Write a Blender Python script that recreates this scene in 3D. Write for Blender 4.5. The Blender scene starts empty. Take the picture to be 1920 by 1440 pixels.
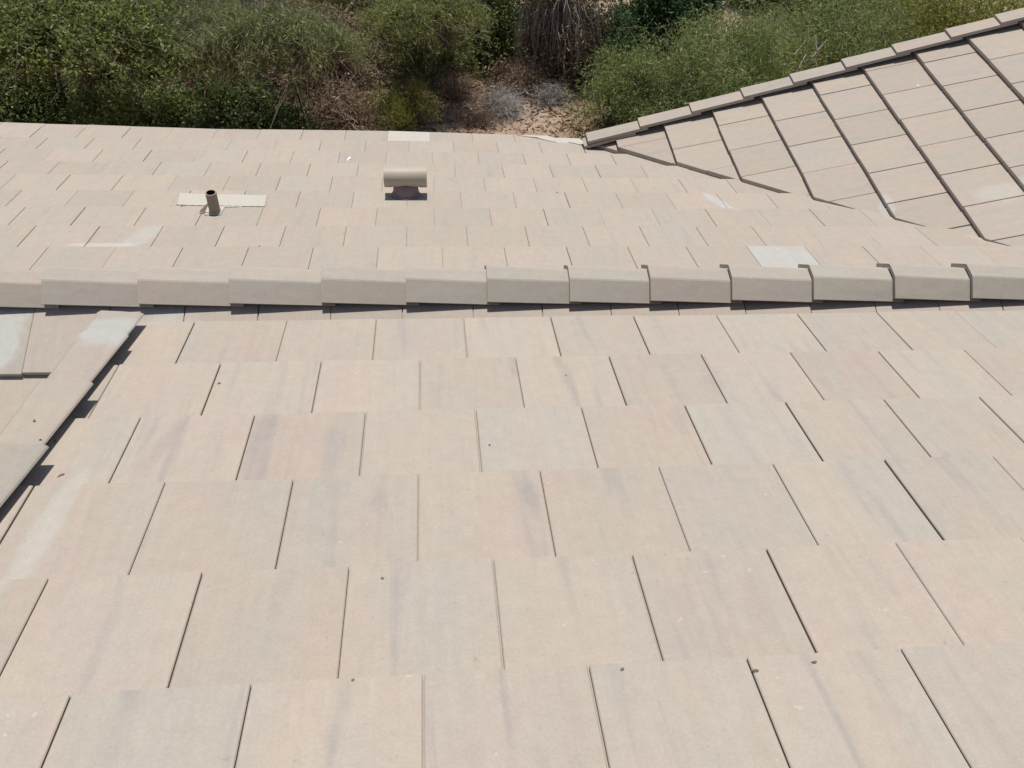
import bpy, bmesh, math, random
import numpy as np
from mathutils import Vector, Matrix
random.seed(7)
scene = bpy.context.scene
COL = scene.collection

# ------------------------------------------------------------------ camera
cam = bpy.data.cameras.new("camera")
cam.sensor_width = 36.0
cam.lens = 31.008
cam.clip_start = 0.05
cam.clip_end = 1000
camo = bpy.data.objects.new("camera", cam)
COL.objects.link(camo)
_r, _u, _f = (0.99562, -0.07436, 0.05662), (0.01539, 0.72797, 0.68543), (0.09218, 0.68156, -0.72593)
camo.matrix_world = Matrix(((_r[0], _u[0], -_f[0], 0), (_r[1], _u[1], -_f[1], 0), (_r[2], _u[2], -_f[2], 0), (0, 0, 0, 1)))
scene.camera = camo

# ------------------------------------------------------------------ sky and sun
SUN_DIR = Vector((-0.012, 0.25, 0.968)).normalized()
w = bpy.data.worlds.new("World")
scene.world = w
w.use_nodes = True
nt = w.node_tree
for n in list(nt.nodes):
    nt.nodes.remove(n)
sky = nt.nodes.new("ShaderNodeTexSky")
sky.sky_type = 'NISHITA'
sky.sun_disc = False
sky.sun_elevation = math.asin(SUN_DIR.z)
sky.sun_rotation = math.atan2(SUN_DIR.x, SUN_DIR.y)
bg = nt.nodes.new("ShaderNodeBackground")
bg.inputs[1].default_value = 0.085
wo = nt.nodes.new("ShaderNodeOutputWorld")
nt.links.new(sky.outputs[0], bg.inputs[0])
nt.links.new(bg.outputs[0], wo.inputs[0])
sl = bpy.data.lights.new("sun", 'SUN')
sl.energy = 4.15
sl.angle = math.radians(0.53)
sl.color = (1.0, 0.955, 0.89)
so = bpy.data.objects.new("sun", sl)
so.rotation_euler = SUN_DIR.to_track_quat('Z', 'Y').to_euler()
so.location = (0, 0, 20)
COL.objects.link(so)
scene.view_settings.view_transform = 'Standard'
scene.view_settings.look = 'None'
scene.view_settings.exposure = 0.0
scene.view_settings.gamma = 1.0

GZ = -6.4      # ground level under the camera's origin

# ------------------------------------------------------------------ node helpers
def mat(name):
    m = bpy.data.materials.new(name)
    m.use_nodes = True
    t = m.node_tree
    for n in list(t.nodes):
        t.nodes.remove(n)
    out = t.nodes.new("ShaderNodeOutputMaterial")
    b = t.nodes.new("ShaderNodeBsdfPrincipled")
    t.links.new(b.outputs[0], out.inputs[0])
    return m, t, b, out

def N(t, kind, **kw):
    n = t.nodes.new(kind)
    for k, v in kw.items():
        setattr(n, k, v)
    return n

def math_(t, op, a, b=None, c=None, clamp=False):
    n = N(t, "ShaderNodeMath", operation=op, use_clamp=clamp)
    for i, v in enumerate((a, b, c)):
        if v is None: continue
        if isinstance(v, (int, float)): n.inputs[i].default_value = v
        else: t.links.new(v, n.inputs[i])
    return n.outputs[0]

def mix(t, fac, a, b, mode='MIX'):
    n = N(t, "ShaderNodeMix", data_type='RGBA', blend_type=mode)
    for s, v in ((0, fac), (6, a), (7, b)):
        if isinstance(v, (int, float)): n.inputs[s].default_value = v
        elif isinstance(v, tuple): n.inputs[s].default_value = (*v, 1)
        else: t.links.new(v, n.inputs[s])
    return n.outputs[2]

def noise(t, vec, scale, detail=3, rough=.55, dim='3D', dist=0.):
    n = N(t, "ShaderNodeTexNoise", noise_dimensions=dim)
    n.inputs['Scale'].default_value = scale
    n.inputs['Detail'].default_value = detail
    n.inputs['Roughness'].default_value = rough
    n.inputs['Distortion'].default_value = dist
    t.links.new(vec, n.inputs['Vector'])
    return n.outputs[0]

def ramp(t, v, lo, hi):
    n = N(t, "ShaderNodeMapRange")
    n.interpolation_type = 'SMOOTHSTEP'
    n.inputs[1].default_value = lo
    n.inputs[2].default_value = hi
    t.links.new(v, n.inputs[0])
    return n.outputs[0]

def vscale(t, vec, s, off=None):
    n = N(t, "ShaderNodeMapping")
    n.inputs['Scale'].default_value = s
    if off: n.inputs['Location'].default_value = off
    t.links.new(vec, n.inputs[0])
    return n.outputs[0]

def bump(t, b, h, strength, dist=.002):
    n = N(t, "ShaderNodeBump")
    n.inputs['Strength'].default_value = strength
    n.inputs['Distance'].default_value = dist
    t.links.new(h, n.inputs['Height'])
    t.links.new(n.outputs[0], b.inputs['Normal'])

def stain(t, col, pos, cx, cy, rx, ry, ang, c, amt, soft=.5, seed=0):
    """a washed or painted blotch lying at a fixed place on the roof"""
    mp = N(t, "ShaderNodeMapping", vector_type='TEXTURE')
    mp.inputs['Location'].default_value = (cx, cy, 0)
    mp.inputs['Rotation'].default_value = (0, 0, ang)
    mp.inputs['Scale'].default_value = (rx, ry, 1000)
    t.links.new(pos, mp.inputs[0])
    ln = N(t, "ShaderNodeVectorMath", operation='LENGTH')
    t.links.new(mp.outputs[0], ln.inputs[0])
    nz = noise(t, pos, 9. + seed, 4, .6)
    d = math_(t, 'ADD', ln.outputs['Value'], math_(t, 'MULTIPLY', math_(t, 'SUBTRACT', nz, .5), 1.3))
    f = N(t, "ShaderNodeMapRange")
    f.interpolation_type = 'SMOOTHSTEP'
    f.inputs[1].default_value = 1.0 + soft * .5
    f.inputs[2].default_value = 1.0 - soft * .5
    t.links.new(d, f.inputs[0])
    return mix(t, math_(t, 'MULTIPLY', f.outputs[0], amt), col, c)

BEIGE, PINK, GREY, LAV = (.452, .384, .310), (.450, .371, .316), (.415, .378, .322), (.27, .258, .262)

def tile_material(name, stains=(), streak=1.0, warm=0.0, tone_amt=.55, grey=1.0):
    m, t, b, out = mat(name)
    uv = N(t, "ShaderNodeUVMap", uv_map="UVMap").outputs[0]
    at = N(t, "ShaderNodeAttribute", attribute_name="tint")
    sp = N(t, "ShaderNodeSeparateColor")
    t.links.new(at.outputs['Color'], sp.inputs[0])
    tone, val, seed = sp.outputs
    geo = N(t, "ShaderNodeNewGeometry").outputs['Position']
    # broad soft patches running down the slope
    v1 = vscale(t, uv, (5.5, 1.3, 1))
    n1 = noise(t, v1, 1.0, 3, .5, dist=.4)
    v2 = vscale(t, uv, (16, 1.5, 1), (3, 7, 0))
    n2 = noise(t, v2, 1.0, 3, .55, dist=.5)
    v3 = vscale(t, uv, (4.2, 3.0, 1), (11, 2, 0))
    n3 = noise(t, v3, 1.0, 3, .5)
    f1 = math_(t, 'ADD', math_(t, 'MULTIPLY', math_(t, 'SUBTRACT', n1, .5), 2.6), math_(t, 'MULTIPLY_ADD', tone, tone_amt, .22), clamp=True)
    c = mix(t, ramp(t, n3, .38, .66), BEIGE, PINK)
    c = mix(t, f1, c, GREY)
    c = mix(t, math_(t, 'MULTIPLY', ramp(t, n2, .54, .84), .50 * streak), c, LAV)
    v4 = vscale(t, uv, (9, 1.1, 1), (5, 19, 0))
    c = mix(t, math_(t, 'MULTIPLY', ramp(t, noise(t, v4, 1.0, 2, .5, dist=.6), .62, .80), .30 * streak), c, (.40, .29, .265))
    for i, s in enumerate(stains):
        c = stain(t, c, geo, *s, seed=i)
    v5 = vscale(t, uv, (60, 3.0, 1), (2, 31, 0))
    c = mix(t, .35, c, mix(t, noise(t, v5, 1.0, 3, .6), (.82, .82, .82), (1.18, 1.18, 1.18)), 'MULTIPLY')
    # sandy grain and small speckles
    g = noise(t, geo, 170, 3, .7)
    c = mix(t, .55, c, mix(t, g, (.72, .72, .72), (1.28, 1.28, 1.28)), 'MULTIPLY')
    g2 = noise(t, geo, 26, 4, .6)
    c = mix(t, .45, c, mix(t, g2, (.80, .80, .80), (1.20, 1.20, 1.20)), 'MULTIPLY')
    pk = ramp(t, noise(t, geo, 60, 2, .5), .71, .76)
    c = mix(t, math_(t, 'MULTIPLY', pk, .22), c, (.2, .17, .15))
    pk2 = ramp(t, noise(t, vscale(t, geo, (1, 1, 1), (4, 9, 2)), 48, 2, .5), .72, .77)
    c = mix(t, math_(t, 'MULTIPLY', pk2, .35), c, (.62, .58, .52))
    vv = N(t, "ShaderNodeCombineColor")
    for i in range(3): t.links.new(math_(t, 'ADD', math_(t, 'MULTIPLY', val, .07), .94 * grey), vv.inputs[i])
    c = mix(t, 1.0, c, vv.outputs[0], 'MULTIPLY')
    if warm:
        c = mix(t, warm, c, (1.0, .94, .88), 'MULTIPLY')
    t.links.new(c, b.inputs['Base Color'])
    b.inputs['Roughness'].default_value = .9
    b.inputs['Specular IOR Level'].default_value = .2
    bump(t, b, math_(t, 'ADD', g, math_(t, 'MULTIPLY', g2, 1.5)), .35, .0015)
    return m

WHITE = (.475, .470, .435)
M_A = tile_material("tile_upper", tone_amt=.62, grey=.975, stains=[
    (-.865, 1.17, .03, .24, -.02, (.50, .48, .43), .5, .8), (.235, 1.27, .018, .08, .1, (.25, .25, .25), .4, 1.3),
    (-.70, 1.53, .02, .12, -.25, (.33, .25, .24), .32, 1.4), (-.26, 1.49, .025, .11, 0, (.30, .30, .29), .32, 1.4)])
M_C = tile_material("tile_far", streak=.6, tone_amt=.38, grey=.96, stains=[
    (1.70, 4.17, .035, .16, .35, WHITE, .75, .4), (-1.40, 3.60, .06, .14, -.3, WHITE, .55, .8),
    (-1.55, 3.51, .16, .022, 0, (.58, .54, .47), .5, .6)])
M_B = tile_material("tile_near_side", streak=.5, stains=[(-1.06, 2.72, .12, .16, 0, WHITE, .7, .6), (-1.80, 2.75, .13, .17, 0, (.5, .51, .47), .7, .4)])
M_D = tile_material("tile_right", streak=.5, grey=.945, tone_amt=.4, stains=[(2.60, 3.98, .035, .12, -.2, WHITE, .7, .5), (3.15, 3.88, .13, .08, .1, (.5, .48, .43), .5, .6)])
M_CAP = tile_material("tile_cap", streak=.8, grey=.98, tone_amt=.8)
M_RAKE = tile_material("tile_rake", streak=.5, grey=.88, stains=[(-1.02, 2.13, .10, .10, 0, WHITE, .8, .5)])

def simple(name, c, rough=.8, n_amp=.2, n_scale=20, metal=0., bmp=0.):
    m, t, b, out = mat(name)
    geo = N(t, "ShaderNodeNewGeometry").outputs['Position']
    n = noise(t, geo, n_scale, 4, .6)
    cc = mix(t, n_amp, c, mix(t, n, (.3, .3, .3), (1.7, 1.7, 1.7)), 'MULTIPLY')
    t.links.new(cc, b.inputs['Base Color'])
    b.inputs['Roughness'].default_value = rough
    b.inputs['Metallic'].default_value = metal
    if bmp: bump(t, b, n, bmp, .01)
    return m
M_UNDER = simple("underlay", (.055, .045, .04), .95)
M_WALL = simple("stucco", (.42, .34, .25), .95, .25, 60, bmp=.3)
M_FASCIA = simple("painted_fascia", (.40, .33, .26), .7, .12, 8)
M_PIPE = simple("painted_pipe", (.30, .235, .18), .7, .3, 14)
M_HOLE = simple("pipe_bore", (.02, .018, .016), .9)
M_LEAD = simple("flashing_sheet", (.50, .465, .395), .6, .12, 12)
M_VENT = simple("vent_metal", (.43, .375, .295), .55, .15, 10)
M_VENT_SHADE = simple("vent_metal_shaded", (.22, .18, .17), .75, .2, 14)  # vent metal darkened: the shade below the drum is put into the colour
M_STONE = simple("pebble_stone", (.20, .16, .12), .9, .4, 90)
M_CHALK = simple("pale_chip", (.75, .74, .70), .9, .15, 90)
M_DRY = simple("dried_leaf_brown", (.20, .13, .07), .85, .4, 90)

# ------------------------------------------------------------------ object helpers
def tag(o, label=None, cat=None, group=None, kind=None):
    if label: o['label'] = label
    if cat: o['category'] = cat
    if group: o['group'] = group
    if kind: o['kind'] = kind
    return o

def empty(name, loc, label, cat, group=None):
    o = bpy.data.objects.new(name, None)
    o.location = loc
    o.empty_display_size = .2
    COL.objects.link(o)
    return tag(o, label, cat, group)

def link(o, parent):
    COL.objects.link(o)
    if parent:
        o.parent = parent
        chain = Matrix.Identity(4)
        p = parent
        while p:
            chain = Matrix.Translation(p.location) @ chain
            p = p.parent
        # parts carry world coordinates in their meshes
        if parent.parent is None:
            o.matrix_parent_inverse = Matrix.Translation(-Vector(parent.location))
        else:
            o.matrix_parent_inverse = Matrix.Identity(4)
    return o

def obj_py(name, verts, faces, m, parent=None, smooth=False, label=None):
    me = bpy.data.meshes.new(name)
    me.from_pydata([tuple(v) for v in verts], [], faces)
    me.materials.append(m)
    if smooth: me.polygons.foreach_set("use_smooth", [True] * len(me.polygons))
    me.update()
    o = bpy.data.objects.new(name, me)
    link(o, parent)
    if label: o['label'] = label
    return o

def obj_bm(name, bm, m, parent=None, smooth=False, label=None):
    bmesh.ops.recalc_face_normals(bm, faces=bm.faces)
    me = bpy.data.meshes.new(name)
    bm.to_mesh(me); bm.free()
    for mm in (m if isinstance(m, (list, tuple)) else [m]): me.materials.append(mm)
    if smooth: me.polygons.foreach_set("use_smooth", [True] * len(me.polygons))
    o = bpy.data.objects.new(name, me)
    link(o, parent)
    if label: o['label'] = label
    return o

class Tiles:
    """collects roof tiles as faces with a uv and a tint for each corner"""
    def __init__(s): s.v, s.f, s.uv, s.c = [], [], [], []
    def add(s, verts8, uv_of, tint, clips=(), bevel=.0022, quads=None):
        bm = bmesh.new()
        vs = [bm.verts.new(p) for p in verts8]
        for q in quads or ((0, 1, 2, 3), (7, 6, 5, 4), (0, 4, 5, 1), (1, 5, 6, 2), (2, 6, 7, 3), (3, 7, 4, 0)):
            bm.faces.new([vs[i] for i in q])
        bmesh.ops.recalc_face_normals(bm, faces=bm.faces)
        for co, no in clips:
            r = bmesh.ops.bisect_plane(bm, geom=bm.verts[:] + bm.edges[:] + bm.faces[:], plane_co=co, plane_no=no, clear_outer=True)
            ed = [e for e in r['geom_cut'] if isinstance(e, bmesh.types.BMEdge)]
            if ed:
                bmesh.ops.holes_fill(bm, edges=ed)
            if not bm.faces: bm.free(); return
        if bevel:
            try:
                bmesh.ops.bevel(bm, geom=bm.edges[:], offset=bevel, segments=1, affect='EDGES', clamp_overlap=True)
            except Exception: pass
        bm.verts.index_update()
        base = len(s.v)
        for v in bm.verts: s.v.append(v.co[:])
        for f in bm.faces:
            s.f.append([base + v.index for v in f.verts])
            for v in f.verts:
                s.uv.append(uv_of(v.co)); s.c.append(tint)
        bm.free()
    def build(s, name, m, parent, label=None):
        me = bpy.data.meshes.new(name)
        me.from_pydata(s.v, [], s.f)
        uvl = me.uv_layers.new(name="UVMap")
        uvl.data.foreach_set("uv", np.array(s.uv, 'f').ravel())
        ca = me.color_attributes.new("tint", 'FLOAT_COLOR', 'CORNER')
        ca.data.foreach_set("color", np.array([(*c, 1) for c in s.c], 'f').ravel())
        me.materials.append(m)
        me.update()
        o = bpy.data.objects.new(name, me)
        link(o, parent)
        if label: o['label'] = label
        return o

# ------------------------------------------------------------------ roof geometry constants
W = .305
tA, hA, uA, EA, wA = .34525, 1.27615, .76471, .33570, .01281
tC, hC, uC, EC = .32339, 1.52295, 3.62502, .31644
tD, hD, uD, ED = .33279, 3.71719, 1.05489, .33972
oA = [-.6314, -.4807, -.3368, -.7887, -.6424, -.7945]
dA = [.0038, -.0083, .0042, -.0012, .0029, -.0013]
oC = [-1.1554, -.7173, -.2750, .1919, -1.1790, -1.3463, -.2679, -.7284, -.2775]
oD = {1: 5.2835, 2: 5.0856, 3: 4.9076, 4: 4.7761, 5: 4.6180, 6: 4.4315, 7: 4.3444, 8: 4.1763}
YR = 3.0
ZR = -hC - YR * math.tan(tC)
THK = .026

def FA(a, b, w):            # upper roof, falls away from the camera
    b = b + wA * a
    return Vector((a, b * math.cos(tA) + w * math.sin(tA), -hA - b * math.sin(tA) + w * math.cos(tA)))
def FC(a, b, w):            # far side of the lower roof
    return Vector((a, b * math.cos(tC) + w * math.sin(tC), -hC - b * math.sin(tC) + w * math.cos(tC)))
def FB(a, b, w):            # near side of the lower roof
    return Vector((a, YR - b * math.cos(tC) - w * math.sin(tC), ZR - b * math.sin(tC) + w * math.cos(tC)))
def FD(a, b, w):            # right roof; a = y, b = -U
    U = -b
    return Vector((U * math.cos(tD) - w * math.sin(tD), a, -hD + U * math.sin(tD) + w * math.cos(tD)))

def lay_row(T, F, bk, E, joints, clips=(), L=None, tone=None, special=None, out=None, gapr=(.0008, .0052), thk=THK, bev=.0022, lift=.0, lip=.011, flat=None):
    """one course: joints is the sorted list of joint positions; a tile lies between neighbours"""
    L = L or E + .075
    for i in range(len(joints) - 1):
        g0, g1 = random.uniform(*gapr) * .5, random.uniform(*gapr) * .5
        a0, a1 = joints[i] + g0, joints[i + 1] - g1
        j1, j2 = random.gauss(0, .0011), random.gauss(0, .0011)
        db = random.gauss(0, .0013); sk = random.gauss(0, .0012)
        sl = flat if flat is not None else (thk + .0012) / E
        def top(b, a_is_1): return -(bk - b) * sl + (j2 if a_is_1 else j1) + lift
        P = []
        bb = bk - L
        P = [F(a0, bb, top(bb, 0)), F(a1, bb, top(bb, 1)), F(a1, bk + db + sk, top(bk, 1)), F(a0, bk + db - sk, top(bk, 0)),
             F(a0, bb, top(bb, 0) - thk), F(a1, bb, top(bb, 1) - thk), F(a1, bk + db + sk, top(bk, 1) - thk), F(a0, bk + db - sk, top(bk, 0) - thk)]
        key = i
        tn = random.choice((.10, .18, .25, .35, .55, .75)) + random.uniform(-.1, .1)
        if tone and key in tone: tn = tone[key]
        tint = (max(0, min(1, tn)), random.random(), random.random())
        ox, oy = random.uniform(0, 60), random.uniform(0, 60)
        e1 = (F(1, 0, 0) - F(0, 0, 0)).normalized(); e2 = (F(0, 1, 0) - F(0, 0, 0)).normalized()
        uvf = lambda co, e1=e1, e2=e2, ox=ox, oy=oy: (co.dot(e1) + ox, co.dot(e2) + oy)
        TT = T
        if special and key in special:
            TT = special[key]
        TT.add(P, uvf, tint, clips, bev)
        if lip:
            l0, l1 = joints[i + 1] - .006, joints[i + 1] + .006
            Q = [F(l0, bb, top(bb, 1) - lip), F(l1, bb, top(bb, 1) - lip), F(l1, bk - .003, top(bk, 1) - lip), F(l0, bk - .003, top(bk, 1) - lip),
                 F(l0, bb, top(bb, 1) - thk * .9), F(l1, bb, top(bb, 1) - thk * .9), F(l1, bk - .003, top(bk, 1) - thk * .9), F(l0, bk - .003, top(bk, 1) - thk * .9)]
            TT.add(Q, uvf, (tint[0], 0, tint[2]), clips, 0)

def joints_for(off, lo, hi, jit=.0):
    k0 = math.ceil((lo - off) / W); k1 = math.floor((hi - off) / W)
    return [off + k * W for k in range(k0, k1 + 1)], k0

# ------------------------------------------------------------------ the ground and the land
def fbm(x, y):
    return (math.sin(x * .9 + 1.3) * math.cos(y * .7) * .5 + math.sin(x * 2.3 + y * 1.9) * .22 + math.sin(x * 5.1 - y * 4.3) * .08)
gv, gf = [], []
xs = [-300, -120, -50, -25] + [-14 + i * .5 for i in range(61)] + [25, 50, 120, 300]
ys = [-200, -60, -20, -5, 2, 5] + [6 + i * .4 for i in range(41)] + [26, 34, 50, 120, 400]
for y in ys:
    for x in xs:
        near = 1 if (-14 < x < 16 and 6 < y < 24) else 0
        gv.append((x, y, GZ + fbm(x, y) * .10 * near + max(0, y - 14) * .02))
for j in range(len(ys) - 1):
    for i in range(len(xs) - 1):
        a = j * len(xs) + i
        gf.append((a, a + 1, a + 1 + len(xs), a + len(xs)))
m, t, b, out = mat("desert_soil")
geo = N(t, "ShaderNodeNewGeometry").outputs['Position']
n1 = noise(t, geo, 1.1, 5, .6); n2 = noise(t, geo, 14, 5, .7); n3 = noise(t, geo, 60, 3, .7)
c = mix(t, ramp(t, n1, .35, .65), (.40, .255, .18), (.46, .35, .26))
c = mix(t, .8, c, mix(t, n2, (.45, .45, .45), (1.5, 1.5, 1.5)), 'MULTIPLY')
c = mix(t, ramp(t, n3, .60, .72), c, (.50, .42, .34))
t.links.new(c, b.inputs['Base Color']); b.inputs['Roughness'].default_value = 1
bump(t, b, math_(t, 'ADD', n2, math_(t, 'MULTIPLY', n3, .4)), .8, .05)
tag(obj_py("ground", gv, gf, m, smooth=True), kind='structure')

# ------------------------------------------------------------------ the house
house = empty("house", (0, 3, GZ), "house with pale beige flat concrete tile roofs seen from on top", "house")

# upper roof (the slope underfoot)
TA = Tiles()
clipA = [(Vector((-1.075, 0, 0)), Vector((-1, 0, 0)))]
toneA = {0: {0: .95, 1: .12, 2: .30, 3: .62, 4: .55, 5: .40}, 1: {0: .15, 1: .45, 2: .25, 3: .30, 4: .05, 5: .10, 6: .60},
         2: {0: .55, 1: .15, 2: .05, 3: .8, 4: .85, 5: .8}, 3: {0: .10, 1: .18, 2: .05, 3: .85, 4: .0, 5: .9, 6: .45, 7: .35, 8: .95},
         4: {0: .20, 1: .15, 2: .6, 3: .25, 4: .35, 5: .05}, 5: {0: .2, 1: .05, 2: .1, 3: .35, 4: .65, 5: .5}}
toneA[0][-1] = .35
for r in range(-7, 6):
    off = oA[r] if r >= 0 else random.uniform(-.9, -.6)
    js, k0 = joints_for(off, -1.45, 4.6)
    tn = {k - k0: v for k, v in toneA.get(r, {}).items()}
    bk = uA + r * EA + (dA[r] if r >= 0 else 0)
    js = [x + random.gauss(0, .0012) for x in js]
    lay_row(TA, FA, bk, EA, js, clipA, tone=tn, gapr=(.0008, .0052))
slopeA = TA.build("roof_slope", M_A, house, "broad upper tile slope filling the foreground")
# deck sheets that carry the tiles
def sheet(name, pts, depth, m, parent, label=None):
    n = (pts[1] - pts[0]).cross(pts[2] - pts[0]).normalized()
    if n.z < 0: n = -n
    vs = [p for p in pts] + [p - n * depth for p in pts]
    k = len(pts)
    fs = [tuple(range(k)), tuple(range(2 * k - 1, k - 1, -1))] + [(i, k + i, k + (i + 1) % k, (i + 1) % k) for i in range(k)]
    return obj_py(name, vs, fs, m, parent, label=label)
sheet("roof_deck", [FA(-1.04, -1.7, -.062), FA(4.5, -1.7, -.062), FA(4.5, 2.38, -.062), FA(-1.04, 2.38, -.062)], .03, M_UNDER, house)

# lower roof, far side
vslope = 1.0314
def vx(y): return 3.4393 - (y - 3.0) / vslope
vdir = Vector((-1, vslope, 0)).normalized()
vno = Vector((vdir.y, -vdir.x, 0))             # points to +x side of the valley
eave_pts = (Vector((-3.068, 6.015, 0)), Vector((1.139, 5.745, 0)))
ed = (eave_pts[1] - eave_pts[0]).normalized()
eno = Vector((-ed.y, ed.x, 0))
clipC = [(Vector((0, 3.03, 0)), Vector((0, -1, 0))), (Vector((vx(3) + .10, 3, 0)), vno), (eave_pts[0], eno), (Vector((-6, 0, 0)), Vector((-1, 0, 0)))]
TC = Tiles(); white_tile = Tiles(); eave_tile = Tiles()
for r in range(-1, 10):
    off = oC[r] if 0 <= r < 9 else oC[1] + .1
    lo = -6.3
    js, k0 = joints_for(off, lo, 4.2)
    spec = {}
    if r == 0: spec = {9 - k0: white_tile}
    if r == 8: spec = {0 - k0: eave_tile}
    js = [x + random.gauss(0, .002) for x in js]
    lay_row(TC, FC, uC + r * EC, EC, js, clipC, tone={9 - k0: .9} if r == 0 else ({0 - k0: .2} if r == 8 else None), special=spec, gapr=(.0002, .0038), bev=.0016, lip=.007)
slopeC = TC.build("roof_slope", M_C, house, "lower tile slope falling away to the far eave")
M_WT = tile_material("tile_whitewashed", streak=.9, stains=[(1.72, 3.27, .22, .24, 0, (.45, .455, .435), .6, 1.0)])
white_tile.build("roof_tile", M_WT, slopeC, "whitish washed tile just beyond the ridge")
M_ET = tile_material("tile_eave_pale", streak=.2, stains=[(-.13, 5.75, .3, .3, 0, (.52, .485, .43), .7, 1.0)])
eave_tile.build("roof_tile", M_ET, slopeC, "pale tile at the far eave")
sheet("roof_deck", [FC(-5.95, 3.17, -.062), FC(vx(3.0) - .02, 3.17, -.062), FC(vx(5.75) , 5.75 / math.cos(tC), -.062), FC(-5.95, 6.2, -.062)], .03, M_UNDER, house)

# lower roof, near side (rises to the ridge)
TB = Tiles()
offB = -1.64
for r in range(0, 7):
    off = offB + (r % 2) * .155
    js, k0 = joints_for(off, -6.0, 4.0)
    lay_row(TB, FB, .4217 + (r) * .3365, .3365, js, [(Vector((-6, 0, 0)), Vector((-1, 0, 0)))], tone={0 - k0: .25, -1 - k0: .95, 1 - k0: .9} if r == 0 else {0 - k0: .1, -1 - k0: .1}, L=.40 if r == 0 else None, flat=.012 if r == 0 else None)
TB.build("roof_slope", M_B, house, "near side of the lower roof, mostly hidden below the upper eave")
sheet("roof_deck", [FB(-5.95, .0, -.062), FB(4.0, .0, -.062), FB(4.0, 2.4, -.062), FB(-5.95, 2.4, -.062)], .03, M_UNDER, house)

# right roof, falls to the left into the valley
TD = Tiles()
clip_far = (Vector((0, 5.49, 0)), Vector((0, 1, 0)))
for k in range(-1, 14):
    off = oD.get(k, 5.28 + (k % 2) * .15)
    js, k0 = joints_for(off, 2.0, 5.9)
    js = [x + random.gauss(0, .0015) for x in js]
    lay_row(TD, FD, -(uD + k * ED), ED, js, [(Vector((vx(3) + ({0: .11, 1: .105, 2: .085, 3: .06, 4: .035}.get(k, .012)), 3, 0)), -vno), clip_far], gapr=(.0035, .0065), thk=.030, bev=.002)
TD.build("roof_slope", M_D, house, "right tile slope that runs down left into the valley")
sheet("roof_deck", [FD(5.47, -(5.55 / math.cos(tD)), -.066), FD(5.47, -(vx(5.47) + .12) / math.cos(tD), -.066),
                    FD(2.0, -(vx(2.0) + .12) / math.cos(tD), -.066), FD(2.0, -(5.55 / math.cos(tD)), -.066)], .03, M_UNDER, house)
# pale metal left showing where the valley reaches the eave
# mortar fillet pointed along the lower valley
M_MORT = tile_material("mortar", streak=.3)
TMo = Tiles()
prev = None
for i in range(34):
    y = 3.02 + i * .038
    x = vx(y)
    wob = .006 * math.sin(i * 1.7) + random.uniform(-.003, .003)
    pa = Vector((x - .040 - wob, y - .030, -hC - (y - .030) * math.tan(tC) - .034))
    pb_ = Vector((x + .030 + wob, y + .022, -hD + (x + .030) * math.tan(tD) - .026))
    pc = Vector((x, y, -hC - y * math.tan(tC) - .012))
    if prev:
        q = (prev[0], prev[1], prev[2], pa, pc, pb_)
        base = len(TMo.v)
        TMo.v += [tuple(p) for p in q]
        TMo.f += [[base, base + 1, base + 4, base + 3], [base + 1, base + 2, base + 5, base + 4]]
        for f in TMo.f[-2:]:
            for vi in f: TMo.uv.append((TMo.v[vi][0] + 3, TMo.v[vi][1])); TMo.c.append((.3, .5, .2))
    prev = (pa, pc, pb_)
TMo.build("valley_mortar", M_MORT, house)

# ---- caps
def cap_mesh(name, m, parent, ends, label=None, thk=.018, tone=None):
    """ends: two lists of outer profile points (start, end of the cap); the cap is a bent solid plate"""
    (p0, n0), (p1, n1) = ends
    T = Tiles()
    bm = bmesh.new()
    k = len(p0)
    rings = []
    for t_ in (0, .5, 1):
        o_ = [p0[i].lerp(p1[i], t_) for i in range(k)]
        i_ = [(p0[i] - n0[i] * thk).lerp(p1[i] - n1[i] * thk, t_) for i in range(k)]
        rings.append([bm.verts.new(p) for p in o_ + i_[::-1]])
    K = 2 * k
    for a, b2 in zip(rings[:-1], rings[1:]):
        for i in range(K):
            bm.faces.new((a[i], a[(i + 1) % K], b2[(i + 1) % K], b2[i]))
    for R in (rings[0], rings[-1]):
        for i in range(k - 1):
            bm.faces.new((R[i], R[i + 1], R[K - 2 - i], R[K - 1 - i]))
    bmesh.ops.recalc_face_normals(bm, faces=bm.faces)
    bmesh.ops.bevel(bm, geom=[e for e in bm.edges if e.calc_face_angle(0) > .9], offset=.0016, segments=1, affect='EDGES', clamp_overlap=True)
    bm.verts.index_update()
    ax = (p1[0] - p0[0]).normalized()
    ox, oy = random.uniform(0, 60), random.uniform(0, 60)
    e2 = (p0[-1] - p0[0]).normalized()
    for v in bm.verts: T.v.append(v.co[:])
    tn = tone if tone is not None else random.choice((.2, .45, .7, .9))
    tint = (tn, random.random(), random.random())
    for f in bm.faces:
        T.f.append([v.index for v in f.verts])
        for v in f.verts:
            T.uv.append((v.co.dot(e2) + ox, v.co.dot(ax) + oy)); T.c.append(tint)
    bm.free()
    return T.build(name, m, parent, label)

def profile_normals(P, up):
    out = []
    for i in range(len(P)):
        a = P[max(0, i - 1)]; b2 = P[min(len(P) - 1, i + 1)]
        d = (b2 - a).normalized()
        n = d.cross(up).normalized()
        out.append(n)
    return out
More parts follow.
